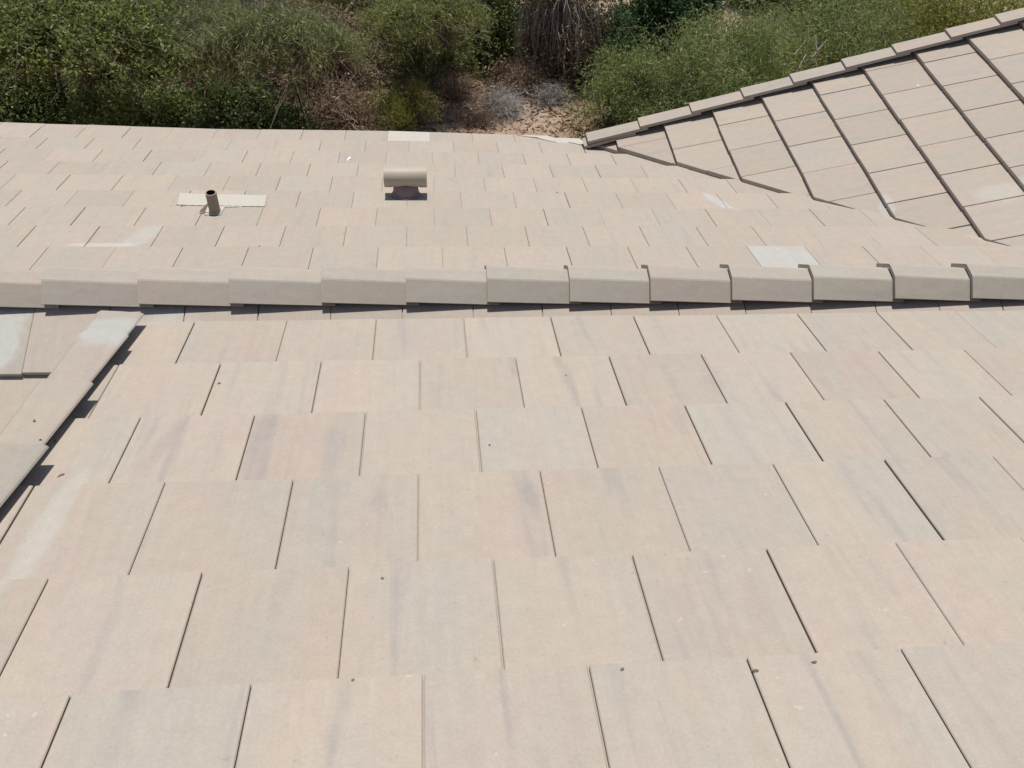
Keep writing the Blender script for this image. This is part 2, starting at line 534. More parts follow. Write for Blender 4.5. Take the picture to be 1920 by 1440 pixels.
# ridge caps along the lower ridge
ridge_prof = [(-.132, -.013), (-.062, .0525), (-.055, .0565), (.010, .0640), (.020, .0610), (.110, -.010)]
def ridge_ring(X, lift, sc):
    P = [Vector((X, YR + y * sc, ZR + z * (1 if z > 0 else 1) + lift)) for y, z in ridge_prof]
    nn = profile_normals(P, Vector((-1, 0, 0)))
    if nn[4].z < 0: nn = [-q for q in nn]
    return P, nn
seams = [-3.45, -3.08, -2.71, -2.34, -1.965, -1.593, -1.21, -.839, -.456, -.098, .251, .612, .971, 1.34, 1.716, 2.096, 2.466, 2.84, 3.2]
seams = [-5.67, -5.30, -4.93, -4.56, -4.19, -3.82] + seams
captone = {-1.593: .9, -1.21: .15, -.839: .4, -.456: .75, -.098: .95}
for i, X in enumerate(seams):
    nx = seams[i + 1] if i + 1 < len(seams) else X + .37
    yw = random.gauss(0, .0015)
    r0 = ridge_ring(X, .013 + random.gauss(0, .0015), 1.02)
    r1 = ridge_ring(nx + .055, -.016 + random.gauss(0, .001), .94)
    cap_mesh("ridge_cap", M_CAP, house, (r0, r1), tone=captone.get(X, random.choice((.6, .8, .95))))
# dark bedding strip inside the ridge
bmr = bmesh.new()
for X in (-5.9, 3.3):
    pass
obj_py("ridge_board", [(-5.9, 2.93, ZR - .045), (3.3, 2.93, ZR - .045), (3.3, 3.07, ZR - .045), (-5.9, 3.07, ZR - .045),
                       (-5.9, 2.97, ZR + .015), (3.3, 2.97, ZR + .015), (3.3, 3.03, ZR + .015), (-5.9, 3.03, ZR + .015)],
       [(0, 1, 2, 3), (4, 5, 6, 7), (0, 1, 5, 4), (1, 2, 6, 5), (2, 3, 7, 6), (3, 0, 4, 7)], M_UNDER, house)

# rake caps down the left edge of the upper roof: flange on top, leg hanging outside
def rakeA_ring(b, lift, sc):
    pr = [(-.964, .026), (-.967, .031), (-.974, .034), (-1.03, .040), (-1.085, .044), (-1.098, .036), (-1.102, .020), (-1.104, -.10)]
    P = [FA(-1.09 + (x + 1.09) * sc, b, wz + lift) for x, wz in pr]
    nn = profile_normals(P, FA(0, 1, 0) - FA(0, 0, 0))
    if nn[3].z < 0: nn = [-q for q in nn]
    return P, nn
ends = [2.418, 2.235, 1.893, 1.553, 1.22, .885, .55, .215, -.12, -.455, -.79, -1.125]
for i, bk in enumerate(ends):
    r0 = rakeA_ring(bk + random.gauss(0, .004), .012, 1.14 + random.gauss(0, .02)); r1 = rakeA_ring(bk - .405, -.014, .84)
    cap_mesh("rake_cap", M_RAKE, house, (r0, r1), tone=(.95, .8, .4, .9, .55, .8)[i % 6], thk=.013)
# rake caps up the far edge of the right roof
def rakeD_ring(U, lift, sc):
    pr = [(5.385, .020), (5.39, .038), (5.45, .042), (5.49, .044), (5.503, .036), (5.506, .02), (5.508, -.12)]
    P = [FD(5.45 + (y - 5.45) * sc, -U, wz + lift) for y, wz in pr]
    nn = profile_normals(P, FD(0, 1, 0) - FD(0, 0, 0))
    if nn[3].z < 0: nn = [-q for q in nn]
    return P, nn
rx = [1.137, 1.489, 1.832, 2.169, 2.487, 2.815, 3.128, 3.457, 3.755, 4.09, 4.42, 4.76, 5.10]
for i, X in enumerate(rx):
    U = X / math.cos(tD)
    r0 = rakeD_ring(U, .010, 1.03); r1 = rakeD_ring(U + .42, -.012, .97)
    cap_mesh("rake_cap", M_D, house, (r0, r1), tone=random.choice((.3, .5, .7)))
# first starter piece that shows under the lowest cap
cap_mesh("rake_cap", M_D, house, (rakeD_ring(1.105 / math.cos(tD), -.022, .97), rakeD_ring(1.45 / math.cos(tD), -.03, .95)), tone=.5)

def box(name, lo, hi, m, parent, label=None, bev=.004):
    bm = bmesh.new()
    bmesh.ops.create_cube(bm, size=1)
    for v in bm.verts:
        v.co = Vector([(lo[i] + hi[i]) / 2 + v.co[i] * (hi[i] - lo[i]) for i in range(3)])
    if bev: bmesh.ops.bevel(bm, geom=bm.edges[:], offset=bev, segments=1, affect='EDGES')
    return obj_bm(name, bm, m, parent, label=label)
def wall_poly(name, pts, th, m):
    n = (pts[1] - pts[0]).cross(pts[2] - pts[0]).normalized()
    k = len(pts); vs = list(pts) + [p + n * th for p in pts]
    fs = [tuple(range(k - 1, -1, -1)), tuple(range(k, 2 * k))] + [(i, (i + 1) % k, k + (i + 1) % k, k + i) for i in range(k)]
    return obj_py(name, vs, fs, m, house)
# upper walls standing on the lower roof
wall_poly("wall", [Vector((-.80, -1.5, -6.4)), Vector((-.80, 2.0, -6.4)), FA(-.80, 2.11, -.10), FA(-.80, -1.6, -.10)], .12, M_WALL)
wall_poly("wall", [Vector((-.66, 2.0, -6.4)), Vector((4.4, 2.0, -6.4)), FA(4.4, 2.05, -.10), FA(-.66, 2.11, -.10)], .12, M_WALL)
wall_poly("fascia", [FA(-1.02, 2.40, -.064), FA(4.5, 2.36, -.064), FA(4.5, 2.36, -.20), FA(-1.02, 2.40, -.20)], .02, M_FASCIA)
# lower walls
wall_poly("wall", [Vector((-5.6, 5.5, GZ - .3)), Vector((1.1, 5.3, GZ - .3)), FC(1.1, 5.58, -.10), FC(-5.6, 5.78, -.10)], -.15, M_WALL)
wall_poly("wall", [Vector((-5.6, 5.4, GZ - .3)), FC(-5.6, 5.7, -.10), Vector((-5.6, 3.0, ZR - .1)), FB(-5.6, 2.4, -.10), Vector((-5.6, .7, GZ - .3))], .15, M_WALL)
wall_poly("wall", [Vector((1.3, 5.2, GZ - .3)), Vector((5.2, 5.2, GZ - .3)), FD(5.2, -5.2 / math.cos(tD), -.10), FD(5.2, -1.45 / math.cos(tD), -.10)], .15, M_WALL)
ez = lambda p: FC(p.x, (p.y - .05) / math.cos(tC), -.064)
wall_poly("fascia", [ez(Vector((-5.9, 6.197, 0))), ez(eave_pts[1]), ez(eave_pts[1]) - Vector((0, 0, .16)), ez(Vector((-5.9, 6.197, 0))) - Vector((0, 0, .16))], .02, M_FASCIA)

# ------------------------------------------------------------------ lathe helpers
def lathe(name, prof, m, parent, centre=(0, 0, 0), axis='Z', seg=40, smooth=True, tilt=None, label=None):
    bm = bmesh.new(); rings = []
    for (r, h) in prof:
        ring = []
        for i in range(seg):
            a = 2 * math.pi * i / seg
            p = Vector((r * math.cos(a), r * math.sin(a), h))
            if axis == 'X': p = Vector((h, r * math.cos(a), r * math.sin(a)))
            if tilt: p = tilt @ p
            ring.append(bm.verts.new(p + Vector(centre)))
        rings.append(ring)
    for a, b2 in zip(rings[:-1], rings[1:]):
        for i in range(seg):
            bm.faces.new((a[i], a[(i + 1) % seg], b2[(i + 1) % seg], b2[i]))
    o = obj_bm(name, bm, m, parent, False, label)
    if smooth:
        me = o.data
        me.polygons.foreach_set("use_smooth", [True] * len(me.polygons))
        md = o.modifiers.new("split", 'EDGE_SPLIT'); md.split_angle = math.radians(40)
    return o

# ---- plumbing vent pipe with its sheet flashing
pb = Vector((-1.121, 3.965, -2.852))
vp = empty("vent_pipe", pb, "short brown plumbing pipe standing up from a pale flashing sheet", "vent pipe")
lathe("pipe", [(.0225, .02), (.0225, .118), (.0275, .118), (.0285, .115), (.0285, -.06)], M_PIPE, vp, pb)
lathe("pipe_bore", [(.0224, .117), (.0224, -.04), (.001, -.04)], M_HOLE, vp, pb)
from mathutils.bvhtree import BVHTree
BC = BVHTree.FromPolygons(TC.v, TC.f); BA = BVHTree.FromPolygons(TA.v, TA.f); BD = BVHTree.FromPolygons(TD.v, TD.f)
def surf(bvh, x, y, z0=0):
    h = bvh.ray_cast(Vector((x, y, z0)), Vector((0, 0, -1)))
    return h[0].z if h[0] else None
def drape(name, outline, m, parent, label=None, n=24):
    """thin sheet dressed down over the tiles: outline is a quad in plan"""
    p00, p10, p11, p01 = [Vector(p) for p in outline]
    bm = bmesh.new(); g = []
    for i in range(n + 1):
        col_ = []
        for j in range(n // 2 + 1):
            u, v = i / n, j / (n // 2)
            p = (p00 * (1 - u) + p10 * u) * (1 - v) + (p01 * (1 - u) + p11 * u) * v
            zs = [surf(BC, p.x + dx, p.y + dy) or (-hC - p.y * math.tan(tC) - .02) for dx in (-.008, .008) for dy in (-.008, .008)]
            col_.append(bm.verts.new((p.x, p.y, max(zs) + .003 + .0008 * math.sin(i * 1.9) * math.cos(j * 1.3))))
        g.append(col_)
    for i in range(n):
        for j in range(n // 2):
            bm.faces.new((g[i][j], g[i + 1][j], g[i + 1][j + 1], g[i][j + 1]))
    o = obj_bm(name, bm, m, parent, True, label)
    sm = o.modifiers.new("solid", 'SOLIDIFY'); sm.thickness = .003; sm.offset = 1
    return o
drape("valley_flashing", [(.66, 5.762), (1.13, 5.735), (1.16, 5.44), (.80, 5.70)], M_LEAD, house, n=30)
drape("flashing", [(-1.363, 4.115), (-.885, 4.10), (-.895, 4.262), (-1.385, 4.285)], M_LEAD, vp, n=40)
drape("flashing", [(-1.17, 3.925), (-1.085, 3.925), (-1.08, 4.10), (-1.185, 4.10)], M_LEAD, vp, "narrow apron of the flashing under the pipe foot", n=12)
drape("flashing", [(-1.085, 4.03), (-1.01, 4.04), (-1.01, 4.10), (-1.085, 4.10)], M_LEAD, vp, "short side tongue of the flashing", n=10)
lathe("collar", [(.036, .0), (.034, .004), (.030, .010), (.0287, .014)], M_LEAD, vp, pb + Vector((0, 0, -.006)), tilt=Matrix.Rotation(-tC * .6, 3, 'X'))
obj_py("flashing_tab", [pb + Vector(q) for q in ((-.078, -.022, .004), (-.050, -.022, .004), (-.026, .0, .040), (-.034, .006, .046), (-.072, -.012, .014))], [(0, 1, 2, 3, 4)], M_PIPE, vp)

# ---- T-top roof vent
vb = Vector((-.122, 4.285, -2.959))
rv = empty("roof_vent", vb, "squat T-shaped metal roof vent with a pale horizontal drum on a neck coloured dark for shade", "roof vent")
def drum(): 
    R_ = .058; L2 = .119
    return [(.03, -L2 + .012), (R_ - .006, -L2 + .012), (R_ - .005, -L2), (R_, -L2), (R_ + .0005, -L2 + .006), (R_ - .001, -L2 + .012), (R_ - .001, L2 - .012), (R_ + .0005, L2 - .006), (R_, L2), (R_ - .005, L2), (R_ - .006, L2 - .012), (.03, L2 - .012)]
lathe("drum", drum(), M_VENT, rv, vb + Vector((0, 0, .118)), axis='X', seg=48, tilt=Matrix.Rotation(math.radians(-.8), 3, 'Y'))
lathe("drum_liner", [(.028, -.105), (.028, .105)], M_HOLE, rv, vb + Vector((0, 0, .118)), axis='X', seg=24)
lathe("neck", [(.072, -.045), (.072, .035), (.066, .07), (.05, .085)], M_VENT_SHADE, rv, vb + Vector((0, 0, .0)))
lathe("cone_flashing", [(.094, .0), (.086, .006), (.0725, .030)], M_VENT_SHADE, rv, vb + Vector((0, 0, -.012)), tilt=Matrix.Rotation(-tC, 3, 'X'))
for sx in (-1, 1):  # dark block below each end of the drum
    x0 = vb.x + sx * .098
    bm = bmesh.new()
    bmesh.ops.create_cube(bm, size=1)
    for v in bm.verts:
        v.co = Vector((x0 + v.co.x * .045, vb.y + .02 + v.co.y * .045, vb.z + .052 + v.co.z * .012))
    bmesh.ops.bevel(bm, geom=bm.edges[:], offset=.002, segments=1, affect='EDGES')
    obj_bm("drum_end_block", bm, M_VENT_SHADE, rv)

# ------------------------------------------------------------------ small loose things on the roof
def blob(name, pos, size, m, label, cat, seed, group=None):
    rnd = random.Random(seed)
    bm = bmesh.new()
    bmesh.ops.create_icosphere(bm, subdivisions=2, radius=1)
    rz = Matrix.Rotation(rnd.uniform(0, 3), 3, 'Z')
    for v in bm.verts:
        k = 1 + .28 * math.sin(v.co.x * 3.1 + seed) * math.cos(v.co.y * 2.7 + seed * 2) + rnd.uniform(-.1, .1)
        v.co = rz @ Vector((v.co.x * size[0] * k, v.co.y * size[1] * k, v.co.z * size[2] * k))
    me_o = obj_bm(name, bm, m, None, False)
    me_o.location = Vector(pos) + Vector((0, 0, size[2] * .55))
    return tag(me_o, label, cat, group)
G = "bits of grit and litter on the tiles"
items = [
 ("pebble", (-.625, 1.853, -1.943), (.008, .006, .004), M_STONE, "tiny brown pebble beside the joint near the left rake caps", "pebble"),
 ("dried_leaf", (-.915, 1.405, -1.782), (.017, .005, .003), M_DRY, "thin curled brown leaf bit lying right of the left rake caps", "leaf"),
 ("pebble", (-.976, 1.548, -1.80), (.008, .007, .005), M_STONE, "small brown crumb against the edge of the left rake caps", "pebble"),
 ("pebble", (-.106, .981, -1.629), (.006, .0045, .0035), M_STONE, "tiny dark pebble alone high on a beige tile in the lower middle", "pebble"),
 ("pebble", (.345, .712, -1.539), (.007, .005, .004), M_STONE, "small grey-brown pebble at a course edge right of lower middle", "pebble"),
 ("pebble", (-.147, .715, -1.539), (.0045, .004, .003), M_STONE, "tiny pebble at the course edge near the bottom middle joint", "pebble"),
 ("seed_pod", (.711, .708, -1.531), (.005, .009, .004), M_DRY, "oval tan seed pod on a tile at lower right", "seed pod"),
 ("dried_leaf", (.592, .695, -1.530), (.005, .012, .004), M_DRY, "dark leaf bit stuck at the top of the open joint at lower right", "leaf"),
 ("pebble", (.155, 1.491, -1.812), (.006, .005, .004), M_STONE, "tiny pebble on the grey tile in the middle of the upper slope", "pebble"),
 ("pebble", (-.988, 1.526, -1.735), (.007, .006, .005), M_STONE, "small brown pebble on top of a left rake cap", "pebble"),
 ("pebble", (.42, 1.875, -1.951), (.004, .004, .003), M_STONE, "speck of grit on a beige tile right of centre below the ridge", "pebble"),
 ("dried_leaf", (-.815, 3.49, -2.693), (.010, .004, .003), M_DRY, "short dark twig bit on the lower roof left of middle", "leaf"),
 ("pebble", (.76, 4.328, -2.973), (.010, .006, .004), M_STONE, "small tan pebble on the lower roof right of the drum vent", "pebble"),
 ("mortar_chunk", (-.508, 5.08, -3.222), (.045, .014, .008), M_CHALK, "pale mortar chunk on the far tiles behind the vents", "mortar"),
 ("paint_chip", (3.15, 5.065, -2.629), (.022, .010, .003), M_CHALK, "white paint chip high on the right roof", "paint chip"),
 ("paint_chip", (2.648, 4.85, -2.802), (.011, .005, .002), M_CHALK, "small white paint chip in the middle of the right roof", "paint chip"),
]
for i, (nm, p, s, m_, lb, ct) in enumerate(items):
    z = None
    for bv in ((BD, BC) if p[1] > 3 else (BA,)):
        zz = surf(bv, p[0], p[1])
        if zz is not None and (z is None or zz > z): z = zz
    if "rake cap" in lb and "top of" in lb: z = p[2]
    if z is None: z = p[2]
    p = (p[0], p[1], z)
    s = tuple(q * .62 for q in s)
    if "chip" in nm: s = (s[0], s[1], .0012)
    blob(nm, p, s, m_, lb, ct, i + 3)

# ------------------------------------------------------------------ vegetation
rng = np.random.default_rng(11)
def leaf_mat(name, c1, c2, c3, trans=.42):
    m, t, b, out = mat(name)
    at = N(t, "ShaderNodeAttribute", attribute_name="tint")
    sp = N(t, "ShaderNodeSeparateColor"); t.links.new(at.outputs['Color'], sp.inputs[0])
    c = mix(t, sp.outputs[0], c1, c2)
    c = mix(t, ramp(t, sp.outputs[1], .80, .98), c, c3)
    t.links.new(c, b.inputs['Base Color'])
    b.inputs['Roughness'].default_value = .6
    b.inputs['Specular IOR Level'].default_value = .25
    tr = N(t, "ShaderNodeBsdfTranslucent")
    t.links.new(mix(t, 1.0, c, (1.15, 1.25, .7), 'MULTIPLY'), tr.inputs[0])
    ms = N(t, "ShaderNodeMixShader"); ms.inputs[0].default_value = trans
    t.links.new(b.outputs[0], ms.inputs[1]); t.links.new(tr.outputs[0], ms.inputs[2])
    t.links.new(ms.outputs[0], out.inputs[0])
    return m

def leaves(name, centre, rad, n, size, aspect, m, parent, clumps=40, clump_r=.3, up=0., shell=.6, droop=0., label=None, lobes=7, seed=0, patchy=.5, full=False, arcs=0):
    """a crown of many small leaves gathered in clumps round a lumpy body"""
    rg = np.random.default_rng(seed + 100)
    # lobes
    lc = rg.normal(size=(lobes, 3)); lc /= np.linalg.norm(lc, axis=1)[:, None]; lc[:, 2] = np.abs(lc[:, 2]) * .8
    lc *= rg.uniform(.25, .62, (lobes, 1)); lr = rg.uniform(.38, .62, lobes)
    if full: lc[:, 2] -= .25
    k = rg.integers(0, lobes, clumps)
    d = rg.normal(size=(clumps, 3)); d /= np.linalg.norm(d, axis=1)[:, None]
    rr = shell + (1 - shell) * rg.uniform(0, 1, clumps) ** .5
    cc = lc[k] + d * (lr[k] * rr)[:, None]
    if not full: cc[:, 2] = np.abs(cc[:, 2])
    wts = rg.uniform(.3, 1.6, clumps); wts /= wts.sum()
    ci = rg.choice(clumps, n, p=wts)
    off = rg.normal(size=(n, 3)) * clump_r * .5
    P = cc[ci] * np.array(rad) + off * rg.uniform(.6, 1.4, (clumps, 1))[ci]
    P[:, 2] -= droop * (off[:, 0] ** 2 + off[:, 1] ** 2) * 2
    if arcs:
        ph = rg.uniform(0, 2 * np.pi, arcs); ln = rg.uniform(.45, 1.12, arcs); hh = rg.uniform(.35, 1.1, arcs); dr = rg.uniform(.25, 1.1, arcs)
        ai = rg.integers(0, arcs, n); q = rg.uniform(.12, 1, n) ** .75
        wob = rg.normal(size=(arcs, 2)) * .25
        hx_ = np.cos(ph[ai] + wob[ai, 0] * q) * ln[ai] * q; hy_ = np.sin(ph[ai] + wob[ai, 1] * q) * ln[ai] * q
        if full: zz_ = (hh[ai] * 1.6 * q * (1.35 - q) - dr[ai] * .8 * q * q) * .9
        else: zz_ = hh[ai] * (1.9 * q - 1.0 * q * q) - dr[ai] * .55 * q ** 3
        P = np.stack([hx_, hy_, zz_], 1) * np.array(rad) + rg.normal(size=(n, 3)) * clump_r * .16
        if not full: P[:, 2] = np.maximum(P[:, 2], .02)
        ci = ai % clumps
        P += rg.normal(size=(arcs, 3))[ai] * clump_r * .12
    if not full: P[:, 2] = np.maximum(P[:, 2], .02)
    P += np.array(centre)
    a = rg.normal(size=(n, 3)); a[:, 2] += up; 
    a[:, 2] -= droop * 1.5
    a /= np.linalg.norm(a, axis=1)[:, None]
    b = rg.normal(size=(n, 3)); b -= (b * a).sum(1)[:, None] * a; b /= np.linalg.norm(b, axis=1)[:, None]
    s = size * rg.uniform(.55, 1.35, n)[:, None]
    V = np.stack([P - a * s * .5, P + b * s * .5 * aspect, P + a * s * .5, P - b * s * .5 * aspect], 1).reshape(-1, 3)
    me = bpy.data.meshes.new(name)
    me.vertices.add(4 * n); me.vertices.foreach_set("co", V.astype('f').ravel())
    me.loops.add(4 * n); me.loops.foreach_set("vertex_index", np.arange(4 * n, dtype='i'))
    me.polygons.add(n); me.polygons.foreach_set("loop_start", np.arange(0, 4 * n, 4, dtype='i')); me.polygons.foreach_set("loop_total", np.full(n, 4, 'i'))
    me.update(calc_edges=True)
    ca = me.color_attributes.new("tint", 'FLOAT_COLOR', 'POINT')
    ct = rg.uniform(0, 1, clumps)[ci]
    col = np.ones((n, 4)); col[:, 0] = np.clip(ct * patchy + rg.uniform(0, 1, n) * (1 - patchy), 0, 1); col[:, 1] = rg.uniform(0, 1, n)
    ca.data.foreach_set("color", np.repeat(col, 4, 0).astype('f').ravel())
    me.materials.append(m)
    o = bpy.data.objects.new(name, me)
    link(o, parent)
    if label: o['label'] = label
    return o

def stems(name, paths, m, parent, sides=3, label=None):
    """paths: list of (points, r0, r1)"""
    V, F = [], []
    for pts, r0, r1 in paths:
        base = len(V); n = len(pts)
        for i, p in enumerate(pts):
            p = Vector(p)
            d = (Vector(pts[min(i + 1, n - 1)]) - Vector(pts[max(i - 1, 0)])).normalized()
            u = d.cross(Vector((.3, .2, .93))).normalized(); v = d.cross(u)
            r = r0 + (r1 - r0) * i / (n - 1)
            for k in range(sides):
                a = 2 * math.pi * k / sides
                V.append(p + u * math.cos(a) * r + v * math.sin(a) * r)
        for i in range(n - 1):
            for k in range(sides):
                F.append((base + i * sides + k, base + i * sides + (k + 1) % sides, base + (i + 1) * sides + (k + 1) % sides, base + (i + 1) * sides + k))
    return obj_py(name, V, F, m, parent, smooth=sides > 4, label=label)

def branch_paths(c, rad, n, rnd, r0=.02, wig=.12, reach=.9):
    out = []
    for _ in range(n):
        a = rnd.uniform(0, 2 * math.pi); e = rnd.uniform(.25, 1.4)
        tip = Vector((math.cos(a) * math.cos(e) * rad[0], math.sin(a) * math.cos(e) * rad[1], math.sin(e) * rad[2])) * rnd.uniform(.6, reach)
        pts = []
        for i in range(7):
            q = i / 6
            p = Vector((tip.x * q, tip.y * q, tip.z * (q ** .75)))
            p += Vector((rnd.gauss(0, wig), rnd.gauss(0, wig), rnd.gauss(0, wig * .6))) * q
            pts.append(Vector(c) + p)
        out.append((pts, r0 * rnd.uniform(.5, 1.2), r0 * .15))
    return out

M_BARK = simple("bark", (.13, .105, .075), .95, .5, 30)
M_TWIG = simple("grey_twig", (.38, .345, .315), .95, .4, 30)
M_TWIGB = simple("brown_twig", (.30, .21, .15), .95, .4, 30)
L_GREEN = leaf_mat("leaf_fresh_green", (.07, .09, .03), (.28, .30, .11), (.42, .41, .23))
L_DARK = leaf_mat("leaf_deep_green_shaded", (.045, .075, .03), (.15, .19, .065), (.32, .36, .20))  # deep green, set darker still to carry the shade under the crowns
L_OLIVE = leaf_mat("leaf_olive", (.09, .11, .04), (.34, .35, .15), (.52, .48, .28))
L_GREYG = leaf_mat("leaf_grey_olive", (.09, .10, .045), (.34, .34, .19), (.55, .52, .36))
L_MOUND = leaf_mat("leaf_mound_green", (.11, .14, .055), (.30, .34, .15), (.46, .46, .26))
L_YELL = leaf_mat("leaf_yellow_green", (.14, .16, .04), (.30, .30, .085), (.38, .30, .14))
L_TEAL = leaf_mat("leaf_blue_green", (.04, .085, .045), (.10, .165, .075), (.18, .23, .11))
L_DRYB = leaf_mat("leaf_dead_brown", (.17, .11, .07), (.28, .19, .13), (.36, .28, .2), .1)
L_DRYY = leaf_mat("leaf_dead_straw", (.20, .15, .05), (.33, .25, .10), (.40, .33, .2), .2)

def gz(x, y): return GZ + fbm(x, y) * .10 + max(0, y - 14) * .02

def bush(name, xy, rad, n, size, aspect, m, label, cat, seed, group=None, nb=26, bark=M_BARK, extra=None, r0=.02, **kw):
    x, y = xy; z = gz(x, y) - .03
    e = empty(name, (x, y, z), label, cat, group)
    rnd = random.Random(seed)
    stems("stems", branch_paths((x, y, z), rad, nb, rnd, r0, .12, 1.0), bark, e, 5)
    leaves("foliage", (x, y, z + .05), rad, n, size, aspect, m, e, seed=seed, **kw)
    if extra:
        for (nm, mm, nn, sz, asp, r2, kk) in extra:
            leaves(nm, (x, y, z + .05), r2, nn, sz, asp, mm, e, seed=seed + 50, **kk)
    return e

GV = "shrubs growing beyond the far eave"
def canopy_tree(name, xy, crown, rad, n, size, aspect, m, label, seed, bark=M_BARK, trunks=3, **kw):
    """small tree: leaning trunks and limbs that carry a crown out over the ground"""
    x, y = xy; z = gz(x, y) - .03
    e = empty(name, (x, y, z), label, "tree", GV)
    rnd = random.Random(seed); C_ = Vector((crown[0], crown[1], z + crown[2]))
    paths = []
    for k in range(trunks):
        b0 = Vector((x + rnd.gauss(0, .12), y + rnd.gauss(0, .1), z)); fork = b0.lerp(C_, .55) + Vector((rnd.gauss(0, .25), rnd.gauss(0, .15), 0))
        paths.append(([b0.lerp(fork, i / 4) + Vector((rnd.gauss(0, .02), rnd.gauss(0, .02), 0)) for i in range(5)], .032, .018))
        for j in range(16):
            a = rnd.uniform(0, 6.28); tip = C_ + Vector((math.cos(a) * rad[0], math.sin(a) * rad[1], rnd.uniform(-.6, .8) * rad[2])) * rnd.uniform(.5, 1.0)
            pts = [fork.lerp(tip, i / 6) + Vector((rnd.gauss(0, .04), rnd.gauss(0, .04), .22 * math.sin(i / 6 * 3.1) + rnd.gauss(0, .03))) for i in range(7)]
            paths.append((pts, .012, .003))
            for q in range(5):
                p = pts[rnd.randint(3, 6)]; d = Vector((rnd.gauss(0, .25), rnd.gauss(0, .25), rnd.uniform(-.5, .05)))
                paths.append(([p, p + d * .5 + Vector((0, 0, .03)), p + d], .006, .002))
    stems("trunk", paths, bark, e, 5)
    leaves("crown", tuple(C_), rad, n, size, aspect, m, e, seed=seed, full=True, **kw)
    return e
canopy_tree("small_tree", (-4.6, 11.2), (-4.1, 9.95, 1.62), (1.65, .80, .46), 40000, .055, .5, L_GREEN, "small bright green tree leaning toward the eave at far left", 41, clumps=95, clump_r=.26, shell=.5, arcs=150)
canopy_tree("small_tree", (-1.7, 11.5), (-1.75, 10.0, 1.60), (1.20, .75, .50), 32000, .085, .12, L_GREYG, "grey olive tree whose hanging twigs overhang dark shade left of middle", 42, bark=M_BARK, clumps=100, clump_r=.36, droop=.9, shell=.45, arcs=95)
canopy_tree("small_tree", (.1, 12.6), (.0, 11.3, 1.40), (.85, .65, .45), 21000, .065, .16, L_OLIVE, "olive leaved little tree left of the dark gap", 43, clumps=60, clump_r=.28, droop=.3, shell=.5, arcs=110)
# left
bush("bush", (-6.1, 11.5), (1.7, 1.4, 2.0), 30000, .06, .55, L_GREEN, "bright leafy green bush in the far left corner", "bush", 1, GV, clumps=120, clump_r=.30)
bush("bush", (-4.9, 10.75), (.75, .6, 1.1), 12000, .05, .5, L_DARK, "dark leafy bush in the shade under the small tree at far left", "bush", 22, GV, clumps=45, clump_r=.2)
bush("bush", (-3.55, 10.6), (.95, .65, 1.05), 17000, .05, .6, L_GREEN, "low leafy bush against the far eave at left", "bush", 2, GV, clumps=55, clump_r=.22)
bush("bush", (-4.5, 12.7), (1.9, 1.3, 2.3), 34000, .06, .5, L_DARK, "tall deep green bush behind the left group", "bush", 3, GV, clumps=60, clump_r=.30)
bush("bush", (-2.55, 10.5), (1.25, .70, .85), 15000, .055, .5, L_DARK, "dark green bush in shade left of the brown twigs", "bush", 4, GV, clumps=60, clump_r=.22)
bush("wispy_tree", (-2.5, 12.0), (1.7, 1.2, 2.25), 30000, .085, .10, L_GREYG, "wispy grey olive tree with fine hanging twigs left of middle", "tree", 5, GV, nb=190, r0=.009, bark=M_TWIG, clumps=150, clump_r=.40, droop=.9, patchy=.6, arcs=150)
bush("wispy_tree", (-.75, 13.3), (1.8, 1.2, 2.4), 40000, .075, .14, L_OLIVE, "fine leaved olive tree behind the dry brush in the middle", "tree", 6, GV, nb=150, r0=.009, bark=M_TWIG, clumps=140, clump_r=.36, droop=.5, patchy=.6, arcs=140)
bush("bush", (.05, 12.45), (1.0, .9, 1.45), 26000, .06, .22, L_OLIVE, "olive green bush left of the dark gap in the middle", "bush", 7, GV, nb=90, r0=.008, bark=M_TWIG, clumps=90, clump_r=.28, up=.4, arcs=150)
bush("weed", (-.30, 10.75), (.50, .42, .72), 9500, .07, .09, L_YELL, "feathery yellow green weed at the eave in the middle", "weed", 8, GV, nb=14, clumps=30, clump_r=.28, up=1.2, shell=.3, arcs=90)
# dead brush
def dead_bush(name, xy, rad, n, label, m, seed, r0=.008, leafm=None, nl=0, cat="dead shrub"):
    x, y = xy; z = gz(x, y)
    e = empty(name, (x, y, z), label, cat, GV)
    rnd = random.Random(seed)
    P = branch_paths((x, y, z), rad, n, rnd, r0, .10, 1.1)
    P2 = []
    for pts, a, b_ in P:
        for _ in range(2):
            i = rnd.randint(2, 5); p = pts[i]
            d = Vector((rnd.gauss(0, 1), rnd.gauss(0, 1), rnd.uniform(-.3, 1))) * rad[0] * .22
            P2.append(([p, p + d * .5 + Vector((0, 0, rnd.gauss(0, .02))), p + d], a * .5, a * .2))
    stems("twigs", P + P2, m, e, 3)
    if leafm:
        leaves("dead_leaves", (x, y, z), rad, nl, .05, .4, leafm, e, seed=seed, clumps=40, clump_r=.25)
    return e
dead_bush("dead_shrub", (-1.15, 10.8), (.75, .65, .70), 260, "tangle of reddish brown dead twigs left of middle", M_TWIGB, 21, .009, L_DRYB, 3500)
dead_bush("dead_shrub", (-1.35, 11.9), (.85, .6, 1.25), 300, "taller brown dead brush behind the twig tangle", M_TWIGB, 22, .011, L_DRYB, 4500)
dead_bush("dead_shrub", (1.05, 11.25), (.50, .42, .36), 260, "small grey ball of dead twigs on the bare soil", M_TWIG, 23, .005)
dead_bush("dead_shrub", (1.75, 11.55), (.42, .35, .30), 150, "low grey dead tuft at the foot of the hanging dead stems", M_TWIG, 24, .005)
dead_bush("dead_shrub", (.45, 11.7), (.50, .4, .42), 200, "small brown dead tuft beside the shaded gap", M_TWIGB, 25, .005)
